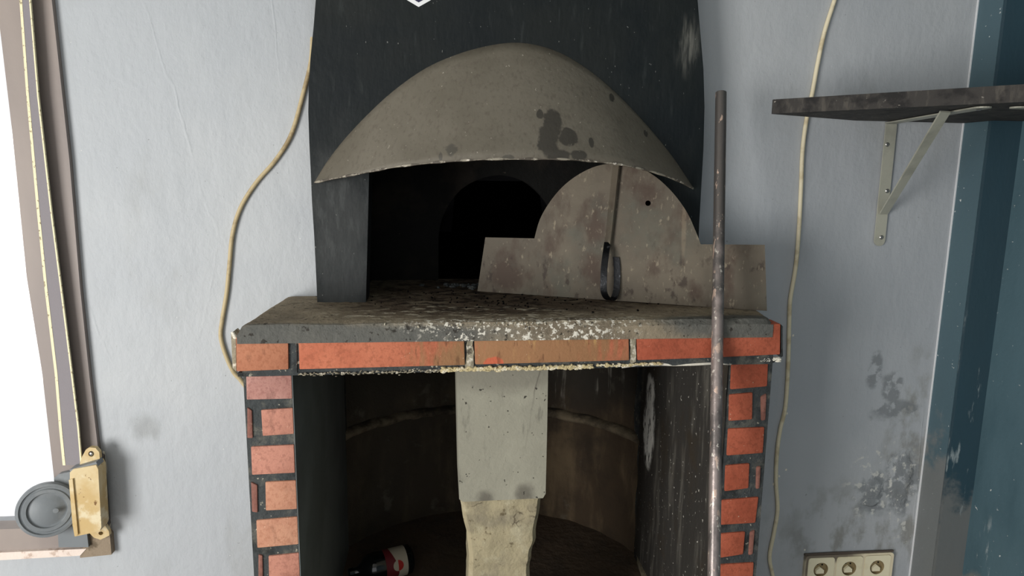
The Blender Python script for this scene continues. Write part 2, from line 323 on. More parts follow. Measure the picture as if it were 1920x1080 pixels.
M['board'] = mat('worn_black_board', (56, 54, 52), .75, layers=[dict(col=(86, 82, 76), noise=(60, 5, .5, .68, (1, 1, .25)), amt=.7), dict(col=(34, 33, 33), noise=(20, 5, .5, .65)), dict(col=(176, 170, 160), noise=(90, 3, .69, .73), amt=.7)], bumps=[dict(s=70, h=.003, k=.8)])
M['bracket'] = mat('cream_painted_steel', (182, 182, 168), .45, .1, layers=[dict(col=(160, 160, 148), noise=(9, 4, .45, .65))], bumps=[dict(s=30, h=.0008)])
M['screw'] = mat('zinc_screw', (150, 150, 148), .35, .8)
M['socket'] = mat('yellowed_cream_plastic', (246, 238, 206), .4, layers=[dict(col=(234, 222, 184), noise=(12, 4, .5, .66), amt=.7), dict(col=(150, 132, 104), noise=(60, 3, .7, .75))], spec=.5)
M['socket_frame'] = mat('grubby_cream_plastic', (234, 222, 192), .45, layers=[dict(col=(128, 118, 104), noise=(6, 4, .35, .6), blobs=[bl(1560, 1040, 0, .12, .018), bl(1512, 1060, 0, .01, .1)], soft=.4, ja=.6)], spec=.4)
M['socket_dark'] = mat('shaded_brown_cream_plastic', (150, 134, 100), .5)  # shade inside the socket recess, put into a darker plastic colour
M['hole'] = mat('dark_hole', (14, 12, 11), .9)
M['grime'] = mat('brown_grime_ridge', (96, 86, 78), .9, bumps=[dict(s=60, h=.003)])
M['frame'] = mat('taupe_window_profile', (150, 140, 134), .5, layers=[dict(col=(136, 127, 123), noise=(3, 4, .4, .6, (1, 1, .3)))], bumps=[dict(s=40, h=.0006)])
M['frame_dark'] = mat('dark_taupe_profile', (96, 92, 90), .55)
M['strap'] = mat('grey_woven_strap', (128, 124, 128), .8, bumps=[dict(s=300, h=.0006)])
M['strap_edge'] = mat('pale_strap_edging', (222, 214, 180), .7, layers=[dict(col=(150, 140, 110), noise=(120, 3, .58, .66))])
M['yellow'] = mat('yellowed_plastic', (204, 186, 146), .5, layers=[dict(col=(190, 164, 114), noise=(9, 4, .42, .62)), dict(col=(212, 200, 168), noise=(22, 5, .5, .66)), dict(col=(116, 84, 46), noise=(60, 4, .66, .7))], bumps=[dict(s=40, h=.001)])
M['grey_plastic'] = mat('blue_grey_plastic', (116, 122, 126), .45, layers=[dict(col=(128, 133, 136), noise=(14, 4, .5, .65))], bumps=[dict(s=30, h=.001)])
M['sill'] = mat('pale_pink_sill', (222, 208, 198), .6, layers=[dict(col=(190, 170, 156), noise=(30, 5, .55, .65))], bumps=[dict(s=30, h=.003)])
M['sill_brown'] = mat('bare_brown_sill_end', (140, 126, 108), .8, layers=[dict(col=(104, 92, 76), noise=(24, 5, .5, .64))], bumps=[dict(s=40, h=.004)])
M['bottle'] = mat('dark_bottle_glass', (12, 16, 16), .12, spec=.6)
M['label_cream'] = mat('cream_paper', (168, 160, 142), .6)
M['label_red'] = mat('dark_red_paper', (98, 28, 34), .6)
M['label_orange'] = mat('bright_red_print', (160, 34, 28), .6)
M['navy'] = mat('navy_print', (44, 42, 72), .5)
M['paper'] = mat('white_paper', (238, 240, 242), .5)
M['floor'] = mat('room_floor_tile', (150, 142, 130), .6, layers=[dict(col=(128, 120, 110), noise=(4, 5, .4, .6))])
M['ceiling'] = mat('white_ceiling', (225, 225, 220), .9)
g = bpy.data.materials.new('window_glass'); g.use_nodes = True; nt = g.node_tree
for n in list(nt.nodes):
    if n.type != 'OUTPUT_MATERIAL': nt.nodes.remove(n)
tr = nt.nodes.new('ShaderNodeBsdfTransparent'); gl = nt.nodes.new('ShaderNodeBsdfGlossy'); gl.inputs['Roughness'].default_value = .03
mx = nt.nodes.new('ShaderNodeMixShader'); mx.inputs[0].default_value = .05
nt.links.new(tr.outputs[0], mx.inputs[1]); nt.links.new(gl.outputs[0], mx.inputs[2])
nt.links.new(mx.outputs[0], [n for n in nt.nodes if n.type == 'OUTPUT_MATERIAL'][0].inputs[0]); M['glass'] = g

# ------------------------------------------------------------------ setting
bm = B(); box(bm, (-3.2, -5, -.06), (1.9, .12, 0)); obj('floor', bm, M['floor'], kind='structure')
bm = B(); box(bm, (-3.2, -5, 2.7), (1.9, .3, 2.8)); obj('ceiling', bm, M['ceiling'], kind='structure')
WX1 = -.945; WZ0 = .345
hole_window = [(-1.62, 0, WZ0), (WX1, 0, WZ0), (WX1, 0, 2.3), (-1.62, 0, 2.3)]
hole_oven = [(-.2, 0, .9), (.58, 0, .9), (.58, 0, 1.62), (-.2, 0, 1.62)]
hole_niche = [(-.3205, 0, .002), (.6595, 0, .002), (.6595, 0, .872), (-.3205, 0, .872)]
bm = B(); prism(bm, [(-3.2, 0, 0), (XR, 0, 0), (XR, 0, 2.7), (-3.2, 0, 2.7)], (0, .12, 0), [hole_window, hole_oven, hole_niche])
wall_back = obj('wall_back', bm, M['wall'], kind='structure')
# right side: teal wall with a stepped trim in the corner
A_ = Py(1819, 500, 0).x
k = (A_-XR)
y1 = -(1-(XR/A_))*1.78                       # where band one meets its front edge
x2 = XR+.078
bm = B(); prism(bm, [(XR, .12, 0), (XR, y1, 0), (XR+.1, y1+.0, 0), (XR+.1, .12, 0)], (0, 0, 2.7)); obj('trim_1', bm, M['teal'], kind='structure')
bm = B(); prism(bm, [(XR+.0008, y1-.001, 0), (x2, y1-.001, 0), (x2, y1-.02, 0), (XR+.0008, y1-.010, 0)], (0, 0, 2.7)); obj('trim_2', bm, M['teal_dark'], kind='structure')
bm = B(); prism(bm, [(x2, y1, 0), (x2, -5, 0), (1.9, -5, 0), (1.9, y1, 0)], (0, 0, 2.7)); obj('wall_right', bm, M['teal_wall'], kind='structure')
bm = B(); box(bm, (-3.3, -5, 0), (-3.2, .12, 2.7)); obj('wall_left', bm, M['wall'], kind='structure')
bm = B()
bb = [Vector((XR+.001, -.0025, 0)), Vector((XR-.004, -.003, 0)), Vector((XR-.004, -.0005, 0)), Vector((XR+.001, -.0005, 0))]
prism(bm, bb, (0, 0, 2.7)); obj('trim_3', bm, M['paper'], kind='structure')

# window on the left
win = empty('window_1', (-1.5, 0, WZ0), kind='structure')
def slab(pix, y, th, m, name, parent, bw=.0015, **kw):
    bm = B(); prism(bm, [Py(u, v, y) for u, v in pix], (0, th, 0))
    if bw: bmesh.ops.bevel(bm, geom=[e for e in bm.edges if e.calc_face_angle(0) > .6], offset=bw, segments=2, affect='EDGES')
    return obj(name, bm, m, parent, smooth=True, **kw)
slab([(-22, -130), (82, -130), (97, 0), (130, 300), (150, 540), (168, 710), (186, 860), (200, 1000), (113, 1000), (79, 700), (50, 520), (22, 240)], -.014, .05, M['frame'], 'frame_stile', win)
slab([(90, -130), (97, -130), (112, 0), (143, 300), (163, 540), (182, 710), (197, 850), (186, 856), (168, 710), (150, 540), (130, 300), (97, 0)], -.004, .003, M['frame_dark'], 'frame_seal', win, 0) if 0 else None
slab([(-420, 1003), (170, 988), (172, 1030), (-420, 1058)], -.012, .045, M['frame'], 'frame_rail', win)
slab([(-420, 1055), (162, 1029), (150, 1042), (-420, 1074)], -.022, .05, M['sill'], 'sill', win)
slab([(150, 1031), (163, 1022), (168, 1004), (196, 992), (206, 1004), (209, 1040), (150, 1046)], -.02, .04, M['sill_brown'], 'sill_end', win)
bm = B(); box(bm, (-1.615, .02, WZ0+.01), (WX1-.005, .026, 2.29)); obj('glass_pane', bm, M['glass'], win)

bm = B(); box(bm, (-1.66, -.014, .30), (-1.57, .036, 2.34)); bevel(bm, .002); obj('frame_stile', bm, M['frame'], win)
bm = B(); box(bm, (-1.57, -.012, 2.25), (WX1+.02, .034, 2.34)); bevel(bm, .002); obj('frame_rail', bm, M['frame'], win)

# blind strap
st = empty('blind_strap', Py(135, 870, -.03), 'grey blind strap with two pale edges hanging down the left window frame', 'strap')
rows = [(-60, 33, 50), (0, 40, 57), (180, 53, 72), (400, 73, 97), (540, 87, 115), (700, 106, 135), (800, 114, 147), (872, 121, 153)]
cl, wd, e1, e2 = [], [], [], []
for v, a, b in rows:
    p, q = Py(a, v, -.030), Py(b, v, -.040); cl.append((p+q)/2); wd.append(q-p); e1.append(p); e2.append(q)
bm = B(); ribbon(bm, cl, wd, .0016); obj('webbing', bm, M['strap'], st)
bm = B(); ribbon(bm, e1, [x.normalized()*.0075 for x in wd], .0034); obj('edging', bm, M['strap_edge'], st)
bm = B(); ribbon(bm, e2, [x.normalized()*.004 for x in wd], .0034); obj('edging', bm, M['strap_edge'], st)

# strap winder
wn = empty('strap_winder', Py(160, 1000, -.02), 'yellowed plastic strap winder with a round grey reel at the lower window corner', 'strap winder')
slab([(178, 850), (192, 856), (203, 985), (196, 1000), (176, 1000)], -.018, .014, M['frame_dark'], 'dark_plate', wn)  # dark plate filling the dark gap right of the housing
slab([(101, 897), (110, 889), (134, 884), (150, 884), (166, 1026), (110, 1026), (106, 960)], -.030, .014, M['grey_plastic'], 'mounting_plate', wn)
slab([(131, 886), (137, 880), (180, 872), (184, 880), (190, 988), (187, 996), (150, 1004), (140, 1006), (137, 990), (131, 905)], -.075, .04, M['yellow'], 'housing', wn, .004)
slab([(129, 900), (136, 898), (146, 1002), (141, 1005), (136, 985)], -.080, .02, M['yellow'], 'housing_edge', wn, .001)
bm = B(); prism(bm, [Py(u, v, -.05) for u, v in ((148, 876), (153, 858), (161, 843), (168, 839), (179, 840), (186, 848), (187, 860), (184, 874))], (0, .012, 0),
    [[Py(171+5.5*math.cos(a), 851+5.5*math.sin(a), -.05) for a in (k*math.pi/6 for k in range(12))]]); obj('lug', bm, M['yellow'], wn)
bm = B(); prism(bm, [Py(u, v, -.035) for u, v in ((168, 1000), (186, 994), (196, 984), (204, 996), (205, 1004), (197, 1008), (188, 1012), (176, 1008))], (0, .012, 0),
    [[Py(189+4.5*math.cos(a), 1000+3.5*math.sin(a), -.035) for a in (k*math.pi/6 for k in range(12))]]); obj('lug', bm, M['yellow'], wn)
bm = B(); lathe(bm, [(0, -.004), (.0045, -.003), (.006, 0)], Py(171, 851, -.044), (0, 1, 0), 12); obj('screw', bm, M['screw'], wn)
slab([(130, 881), (180, 866), (184, 874), (180, 878), (134, 888)], -.07, .03, M['grey_plastic'], 'housing_cap', wn, .002)
c = Py(90, 955, -.055); ax = Vector((.35, -1, .18))
bm = B(); lathe(bm, [(0, .010), (.034, .010), (.038, .007), (.042, .007), (.044, .012), (.052, .012), (.054, .009), (.058, .009), (.060, .013), (.066, .012), (.068, .006), (.068, -.006), (.064, -.010), (0, -.010)], c, ax, 56)
reel = obj('reel', bm, M['grey_plastic'], wn, True)
bm = B(); lathe(bm, [(0, .012), (.006, .0115), (.007, .009)], c+Vector((.022, -.003, 0)), ax, 16); obj('hub', bm, M['grey_plastic'], reel, True)
slab([(192, 846), (196, 848), (200, 878), (199, 892), (195, 884)], -.004, .003, M['white_filler'], 'filler', wall_back, 0)
slab([(203, 968), (207, 975), (206, 990), (211, 1012), (207, 1032), (205, 1010)], -.004, .003, M['white_filler'], 'filler', wall_back, 0)

# ------------------------------------------------------------------ oven
oven = empty('pizza_oven', (.17, -.1, 0), 'wood-fired pizza oven with black hood, brick-edged counter and open niche below', 'oven')
HY = -.088
left = [(595, 567), (592, 500), (589, 440), (585, 380), (583, 330), (580, 270), (578, 210), (579, 160), (582, 110), (588, 50), (592, 0), (593, -80), (594, -900)]
right = [(1290, -900), (1303, -80), (1308, 0), (1313, 60), (1319, 130), (1321, 200), (1319, 280), (1315, 350), (1311, 420), (1308, 500), (1306, 573)]
mouth = [(1226, 572), (1226, 480), (1226, 330), (1200, 285), (1140, 225), (1060, 180), (960, 165), (860, 180), (780, 225), (715, 285), (692, 322), (689, 450), (686, 566)]
def fixz(p): return Vector((p.x, p.y, ZC-.002)) if p.z < ZC+.012 else p
outl = [fixz(Py(u, v, HY)) for u, v in left+right+mouth]
for p in outl: p.z = min(p.z, 2.69)
bm = B(); prism(bm, outl, (0, -HY-.001, 0))
bmesh.ops.bevel(bm, geom=[e for e in bm.edges if e.calc_face_angle(0) > .9 and abs(sum(v.co.y for v in e.verts)/2-HY) < .001], offset=.006, segments=3, affect='EDGES')
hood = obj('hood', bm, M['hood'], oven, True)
# canopy: a curved apron from the arch line on the hood out to its free rim
arch = spline([(590, 341, 0), (612, 305, 0), (645, 262, 0), (692, 212, 0), (742, 167, 0), (800, 127, 0), (860, 101, 0), (915, 86, 0), (965, 80, 0), (1012, 86, 0), (1062, 105, 0), (1118, 142, 0), (1170, 189, 0), (1220, 243, 0), (1262, 295, 0), (1300, 352, 0)], 6)
rim = spline([(590, 342, 0), (640, 332, 0), (692, 322, 0), (740, 313, 0), (800, 306, 0), (850, 302, 0), (900, 299, 0), (960, 298, 0), (1020, 298, 0), (1070, 299, 0), (1120, 303, 0), (1168, 309, 0), (1205, 317, 0), (1240, 327, 0), (1272, 339, 0), (1300, 353, 0)], 6)
n = len(arch)
def fwd(t): return HY-.003-.175*max(math.sin(math.pi*t), 0)**.75
AR = [Py(p.x, p.y, HY-.001) for p in arch]; RM = [Py(p.x, p.y, fwd(i/(n-1))) for i, p in enumerate(rim)]
bm = B(); NJ = 12
def can(i, j, off):
    a, r = AR[i], RM[i]; s = j/NJ
    h = math.sin(math.pi*s)*.018*math.sin(math.pi*i/(n-1)) ; e = (1-math.exp(-s*14))*.010*math.sin(math.pi*i/(n-1))
    p = a.lerp(r, s); p.y -= h*.12; return p+Vector((0, off, -off*.3))
O = [[bm.verts.new(can(i, j, 0)) for j in range(NJ+1)] for i in range(n)]
I = [[bm.verts.new(can(i, j, .007)) for j in range(NJ+1)] for i in range(n)]
for i in range(n-1):
    for j in range(NJ):
        bm.faces.new((O[i][j], O[i+1][j], O[i+1][j+1], O[i][j+1])); bm.faces.new((I[i][j], I[i][j+1], I[i+1][j+1], I[i+1][j]))
    bm.faces.new((O[i][NJ], O[i+1][NJ], I[i+1][NJ], I[i][NJ])); bm.faces.new((O[i][0], I[i][0], I[i+1][0], O[i+1][0]))
canopy = obj('canopy', bm, M['canopy'], oven, 'all', label='grey-brown curved canopy over the oven mouth')
bm = B(); tube(bm, [p+Vector((0, .002, 0)) for p in RM], lambda t: .0022+.0008*math.sin(t*90), 6); obj('rim', bm, M['rim'], canopy, True)
# vestibule behind the mouth and firing chamber
def rectloop(x0, x1, z0, z1, y): return [(x0, y, z0), (x1, y, z0), (x1, y, z1), (x0, y, z1)]
bm = B()
for (lo, hi) in (((-.23, .0, .93), (-.2, .27, 1.65)), ((.58, .0, .93), (.61, .27, 1.65)), ((-.23, .0, 1.62), (.61, .27, 1.65))): box(bm, lo, hi)
for lo_hi in (): pass
obj('flue_throat', bm, M['soot'], oven)
ca = Py(935, 470, .25); ra = .178
archpts = [(ca.x-ra, .25, .93)] + [(ca.x+ra*math.cos(a), .25, ca.z+.02+(.20)*math.sin(a)) for a in (math.pi*(1-k/24) for k in range(25))] + [(ca.x+ra, .25, .93)]
bm = B(); prism(bm, [(-.23, .25, .93)] + archpts + [(.61, .25, .93), (.61, .25, 1.65), (-.23, .25, 1.65)], (0, .05, 0)); rough_up(bm, .002, 20)
obj('arch_wall', bm, M['soot'], oven)
bm = B(); lathe(bm, [(.001, .52), (.16, .5), (.3, .42), (.4, .3), (.45, .15), (.46, 0), (.46, -.05)], (ca.x, .70, ZC-.01), (0, 0, 1), 40)
for f in [f for f in bm.faces if f.calc_center_median().y < .30 and abs(f.calc_center_median().x-ca.x) < .24]: bm.faces.remove(f)
obj('firing_chamber', bm, M['black'], oven, True)
bm = B(); box(bm, (-.45, .27, ZC-.06), (.8, 1.2, ZC-.004)); obj('oven_floor', bm, M['black'], oven)
# counter
def cxl(y): return -.4195 + (y+.33)*.066
def cxr(y): return .7440 + (y+.32)*.16
bm = B(); NU, NV = 150, 50
def topf(u, v):
    y = -.332 + v*.60; yy = min(y, 0); x = cxl(yy)*(1-u)+cxr(yy)*u
    if y > 0: x = -.2*(1-u)+.58*u
    d = min(y+.332, (x-cxl(yy)) if y < 0 else 1, (cxr(yy)-x) if y < 0 else 1); r = .024-.014*min(max((u-.35)/.4, 0), 1)
    z = ZC
    if d < r: z -= r-math.sqrt(max(r*r-(r-d)**2, 0))
    z += noise.noise(Vector((x*14, y*14, 0)))*.0022 + noise.noise(Vector((x*60, y*60, 3)))*.0012
    return Vector((x, y, z))
vs = grid(bm, topf, NU, NV)
edge = [vs[i][0] for i in range(NU+1)]+[vs[NU][j] for j in range(1, NV+1)]+[vs[i][NV] for i in range(NU-1, -1, -1)]+[vs[0][j] for j in range(NV-1, 0, -1)]
low = [bm.verts.new((v.co.x, v.co.y, ZC-.04)) for v in edge]
for a in range(len(edge)): bm.faces.new((edge[a], low[a], low[(a+1) % len(edge)], edge[(a+1) % len(edge)]))
counter = obj('counter', bm, M['counter'], oven, True, label='ash-covered mortar counter top')
bm = B(); prism(bm, [(-.415, -.322, .871), (.752, -.322, .871), (cxr(-.002)-.004, -.002, .871), (cxl(-.002)+.004, -.002, .871)], (0, 0, ZC-.018-.871))
core = obj('counter_core', bm, M['mortar'], oven)
bm = B(); box(bm, (-.33, 0, .872), (.69, .02, .93)); 
BY = -.330
lp_ref = [None]
def brick(front, y, depth, m, parent, bev=.003):
    q = [Py(u, v, y) for u, v in front]
    for p in q:
        if parent is lp_ref[0]: p.x = min(p.x, -.3185)
        if parent is lp_ref[-1]: p.x = max(p.x, .6615)
    bm = B(); hexa(bm, q, (0, depth, 0)); bevel(bm, bev)
    bmesh.ops.triangulate(bm, faces=[f for f in bm.faces if len(f.verts) > 4])
    return obj('brick', bm, m, parent, smooth=True)
brick([(443, 697), (541, 693), (540, 629), (442, 632)], BY, .10, M['brick_corner'], core)
brick([(561, 693), (872, 685), (870, 622), (559, 628)], BY, .05, M['brick_front'], core)
brick([(891, 684), (1180, 676), (1179, 619), (889, 623)], BY, .05, M['brick_front'], core)
brick([(1196, 676), (1340, 671), (1340, 610), (1194, 617)], BY, .05, M['brick_right'], core)
brick([(1356, 670), (1463, 665), (1464, 607), (1356, 610)], BY, .05, M['brick_right'], core)
for f in ([(874, 694), (888, 694), (887, 612), (876, 613)], [(1183, 680), (1192, 680), (1191, 612), (1182, 614)]):
    bm = B(); hexa(bm, [Py(u, v, -.327) for u, v in f], (0, .02, 0)); bmesh.ops.subdivide_edges(bm, edges=list(bm.edges), cuts=6, use_grid_fill=True); rough_up(bm, .004, 60); obj('joint', bm, M['mortar_pale'], core)
slab([(541, 700), (557, 700), (556, 628), (541, 628)], -.3245, .01, M['mortar'], 'joint', core)
slab([(1465, 670), (1468, 668), (1468, 612), (1465, 609)], -.326, .05, M['mortar'], 'joint', core, 0)
slab([(433, 625), (442, 634), (443, 697), (436, 690)], -.322, .05, M['mortar_pale'], 'joint', core, 0)
# crumbly edges: loose crumbs of mortar and ash
bm = B()
for _ in range(420):
    u = random.gauss(960, 120); 
    if not 700 < u < 1240: continue
    p = Py(u, random.uniform(600, 617), -.325); lump(bm, (p.x, -.326+random.uniform(0, .035), ZC-.012+random.uniform(-.004, .010)), [random.uniform(.001, .0034) for _ in range(3)])
obj('ash_crumbs', bm, M['mortar_pale'], counter, kind='stuff')
bm = B()
for _ in range(150):
    x = random.gauss(.18, .2); y = random.gauss(-.06, .07)
    if y < -.3: continue
    if not -.3 < x < .7 or (y > -.01 and not -.18 < x < .5): continue
    lump(bm, (x, y, ZC+.001), [random.uniform(.001, .0035) for _ in range(2)]+[random.uniform(.001, .003)])
obj('charcoal_crumbs', bm, M['black'], counter, kind='stuff')
bm = B()
for _ in range(30):
    x = random.gauss(.06, .05); y = random.gauss(.13, .02); lump(bm, (x, y, ZC+.003), [random.uniform(.003, .012), .005, .005])
obj('ash_heap', bm, M['mortar'], counter, kind='stuff')
def crumb_strip(u0, u1, v0, v1, y, m, num, r, name):
    bm = B()
    for _ in range(num):
        t = random.random(); p = Py(u0+(u1-u0)*t, v0+(v1-v0)*t+random.gauss(0, 1.6), y); lump(bm, p, (random.uniform(r, r*2.6), r*1.5, random.uniform(r*.5, r*1.2)))
    obj(name, bm, m, core, kind='stuff')
crumb_strip(558, 830, 702, 695, -.322, M['mortar_pale'], 160, .0016, 'crumbled_edge')
crumb_strip(830, 1110, 693, 688, -.325, M['cream'], 420, .003, 'crumbled_edge')
crumb_strip(1100, 1240, 686, 682, -.325, M['cream'], 120, .0022, 'crumbled_edge')
bm = B(); tube(bm, [Py(u, v, -.320) for u, v in ((1166, 688), (1200, 684), (1240, 682), (1262, 685), (1300, 683), (1335, 681), (1370, 683))], lambda t: .003+.0014*math.sin(t*23), 8); obj('filler', bm, M['white_filler'], core, True)
crumb_strip(1425, 1462, 676, 672, -.318, M['white_filler'], 50, .003, 'crumbled_edge')
crumb_strip(436, 442, 625, 634, -.325, M['white_filler'], 20, .0022, 'crumbled_edge')
slab([(446, 706), (462, 706), (1444, 682), (1462, 676), (1445, 672), (446, 699)], -.318, .06, M['mortar'], 'edge_course', core, .002)

# pillars
PY = -.305
lp = empty('pillar', (-.375, -.15, 0)); lp.parent = oven; lp.location -= oven.location; lp_ref[0] = lp
rp = empty('pillar', (.73, -.15, 0)); rp.parent = oven; rp.location -= oven.location; lp_ref.append(rp)
def tapered(pl, y, name, m, parent, depth):
    bm = B(); prism(bm, pl, (0, depth, 0)); bmesh.ops.subdivide_edges(bm, edges=list(bm.edges), cuts=3, use_grid_fill=True)
    return obj(name, bm, m, parent, smooth=True)
tapered([Vector((-.4195, PY+.004, 0)), Vector((-.3185, PY+.004, 0)), Vector((-.3185, PY+.004, .871)), Vector((-.4195, PY+.004, .871))], PY, 'mortar_core', M['mortar'], lp, .30)
tapered([Vector((.6585, PY+.004, 0)), Vector((.763, PY+.004, 0)), Vector((.763, PY+.004, .871)), Vector((.6585, PY+.004, .871))], PY, 'mortar_core', M['mortar'], rp, .30)
Lb = [([(462, 750), (548, 748), (547, 704), (461, 706)], 'brick_pink', .12), ([(463, 822), (474, 822), (472, 770), (463, 764)], 'brick_side', .24), ([(492, 818), (553, 814), (552, 765), (489, 769)], 'brick_left', .11),
      ([(472, 891), (553, 887), (551, 834), (470, 838)], 'brick_left', .12), ([(472, 960), (483, 962), (482, 910), (470, 904)], 'brick_side', .24), ([(498, 958), (557, 955), (555, 901), (497, 904)], 'brick_tan', .11),
      ([(482, 1028), (560, 1021), (559, 969), (480, 976)], 'brick_tan', .12), ([(484, 1092), (493, 1092), (492, 1042), (484, 1040)], 'brick_side', .24), ([(504, 1090), (563, 1086), (562, 1037), (503, 1043)], 'brick_left', .11)]
Rb = [([(1370, 731), (1439, 725), (1441, 678), (1372, 683)], 'brick_right', .12), ([(1367, 790), (1411, 787), (1412, 736), (1368, 740)], 'brick_right', .11), ([(1428, 790), (1436, 788), (1438, 738), (1427, 744)], 'brick_side', .24),
      ([(1363, 855), (1431, 850), (1434, 801), (1366, 804)], 'brick_right', .12), ([(1359, 922), (1404, 916), (1406, 869), (1361, 873)], 'brick_right', .11), ([(1418, 918), (1425, 916), (1427, 874), (1419, 876)], 'brick_side', .24),
      ([(1351, 985), (1417, 981), (1423, 932), (1354, 938)], 'brick_right', .12), ([(1349, 1047), (1394, 1040), (1398, 997), (1352, 1001)], 'brick_right', .11), ([(1404, 1042), (1412, 1040), (1416, 994), (1407, 998)], 'brick_side', .24),
      ([(1345, 1108), (1411, 1104), (1414, 1055), (1349, 1059)], 'brick_right', .12)]
for q, m, d in Lb: brick(q, PY, d, M[m], lp, .003)
for q, m, d in Rb: brick(q, PY, d, M[m], rp, .004)
# the courses go on down to the floor below the frame
def courses(par, x0, x1, z, m, side):
    k = 0
    while z > .05:
        z0 = max(z-.062, .006)
        spans = [(x0, x1)] if k % 2 == 0 else ([(x0, x0+.014), (x0+.03, x1)] if side < 0 else [(x0, x1-.03), (x1-.014, x1)])
        for a, b in spans:
            bm = B(); box(bm, (a, PY, z0), (b, PY+.11, z)); bevel(bm, .003); obj('brick', bm, m, par, smooth=True)
        z -= .0765; k += 1
courses(lp, -.424, -.329, Py(520, 1104, PY).z, M['brick_left'], -1)
courses(rp, .664, .763, Py(1380, 1124, PY).z, M['brick_right'], 1)
# black inner faces of the niche opening, chipped paint on the right
BL = P(650, 1032, 2, 0); BR = P(1196, 1045, 2, 0); 
xl, yl = -.3165, BL.y; xr, yr = .6560, BR.y
bm = B(); grid(bm, lambda u, v: Vector((xl+noise.noise(Vector((0, u*4, v*5)))*.001+(BL.x-xl)*u*0, PY+(yl-PY)*u, .002+v*.869)), 20, 26)
r_ = bmesh.ops.extrude_face_region(bm, geom=list(bm.faces)); bmesh.ops.translate(bm, verts=[v for v in r_['geom'] if isinstance(v, bmesh.types.BMVert)], vec=(-.006 if 0 else -.0015, 0, 0))
obj('painted_side', bm, M['panel_left'], lp, True)
bm = B(); grid(bm, lambda u, v: Vector((xr-.002+noise.noise(Vector((9, u*6, v*8)))*.0015+(BR.x-xr)*u*0, PY+(yr-PY)*u, .002+v*.869)), 24, 30)
r_ = bmesh.ops.extrude_face_region(bm, geom=list(bm.faces)); bmesh.ops.translate(bm, verts=[v for v in r_['geom'] if isinstance(v, bmesh.types.BMVert)], vec=(.0015, 0, 0))
obj('painted_side', bm, M['panel_right'], rp, True)
# light leaks shut: solid cheeks behind the wall plane
bm = B(); box(bm, (xl-.05, .121, 0), (xl-.003, yl+.1, .93)); obj('niche_cheek', bm, M['mortar'], oven)
bm = B(); box(bm, (.660, .121, 0), (.73, yr+.15, .93)); obj('niche_cheek', bm, M['mortar'], oven)
# round back of the niche
a, b, c3 = Vector((BL.x, yl, 0)), Vector((.22, .70, 0)), Vector((BR.x, yr, 0))
def circ(a, b, c):
    d = 2*(a.x*(b.y-c.y)+b.x*(c.y-a.y)+c.x*(a.y-b.y)); A2, B2, C2 = a.x**2+a.y**2, b.x**2+b.y**2, c.x**2+c.y**2
    return Vector(((A2*(b.y-c.y)+B2*(c.y-a.y)+C2*(a.y-b.y))/d, (A2*(c.x-b.x)+B2*(a.x-c.x)+C2*(b.x-a.x))/d, 0))
cc = circ(a, b, c3); RR = (a-cc).length
t0 = math.atan2(c3.y-cc.y, c3.x-cc.x); t1 = math.atan2(a.y-cc.y, a.x-cc.x)
if t1 < t0: t1 += 2*math.pi
def ring(zs, rofs, amp):
    def fn(u, v):
        t = t0-.10+(t1-t0+.2)*u; z = zs[0]+(zs[1]-zs[0])*v
        r = RR+rofs+noise.noise(Vector((t*6, z*9, 1)))*amp; return Vector((cc.x+math.cos(t)*r, cc.y+math.sin(t)*r, z))
    return fn
bm = B(); grid(bm, ring((.38, .93), .030, .008), 60, 26); obj('niche_wall', bm, M['niche'], oven, 'all', label='round darker upper niche wall')
bm = B(); grid(bm, ring((0, .40), .004, .010), 60, 22); obj('niche_wall', bm, M['niche'], oven, 'all', label='round lower niche wall')
bm = B()
def ledge(u, v):
    t = t0-.08+(t1-t0+.16)*u; an = v*math.pi; r = RR+.032-.034*math.sin(an)+noise.noise(Vector((t*14, v*2, 4)))*.006
    return Vector((cc.x+math.cos(t)*r, cc.y+math.sin(t)*r, .405+.018*math.cos(an)*-1+noise.noise(Vector((t*9, 0, 8)))*.006))
grid(bm, ledge, 80, 8); obj('niche_ledge', bm, M['ledge'], oven, 'all')
bm = B(); grid(bm, lambda u, v: Vector((-.42+u*1.2, .0+v*.9, .004+noise.noise(Vector((u*12, v*9, 0)))*.003)), 60, 40)
obj('niche_floor', bm, M['niche_floor'], oven, 'all')
bm = B(); box(bm, (-.6, .121, -.06), (1.0, 1.3, -.001)); obj('niche_base_slab', bm, M['mortar'], oven)
bm = B(); box(bm, (-.6, .13, .872), (1.0, 1.3, .914)); obj('niche_ceiling_slab', bm, M['mortar'], oven)
bm = B(); lathe(bm, [(RR+.06, 0), (RR+.06, .93)], (cc.x, cc.y, 0), (0, 0, 1), 64)
for f in [f for f in bm.faces if f.calc_center_median().y < .14]: bm.faces.remove(f)
obj('outer_shell', bm, M['mortar'], oven)
bm = B(); prism(bm, [Vector((BR.x-.001, yr, .004)), Vector((BR.x-.001, yr-.22, .004)), Vector((BR.x-.035, yr-.22, .004)), Vector((BR.x-.012, yr-.02, .004))], (0, 0, .02)); rough_up(bm, .003, 30, 3); obj('plaster_spill', bm, M['broken'], oven, True)

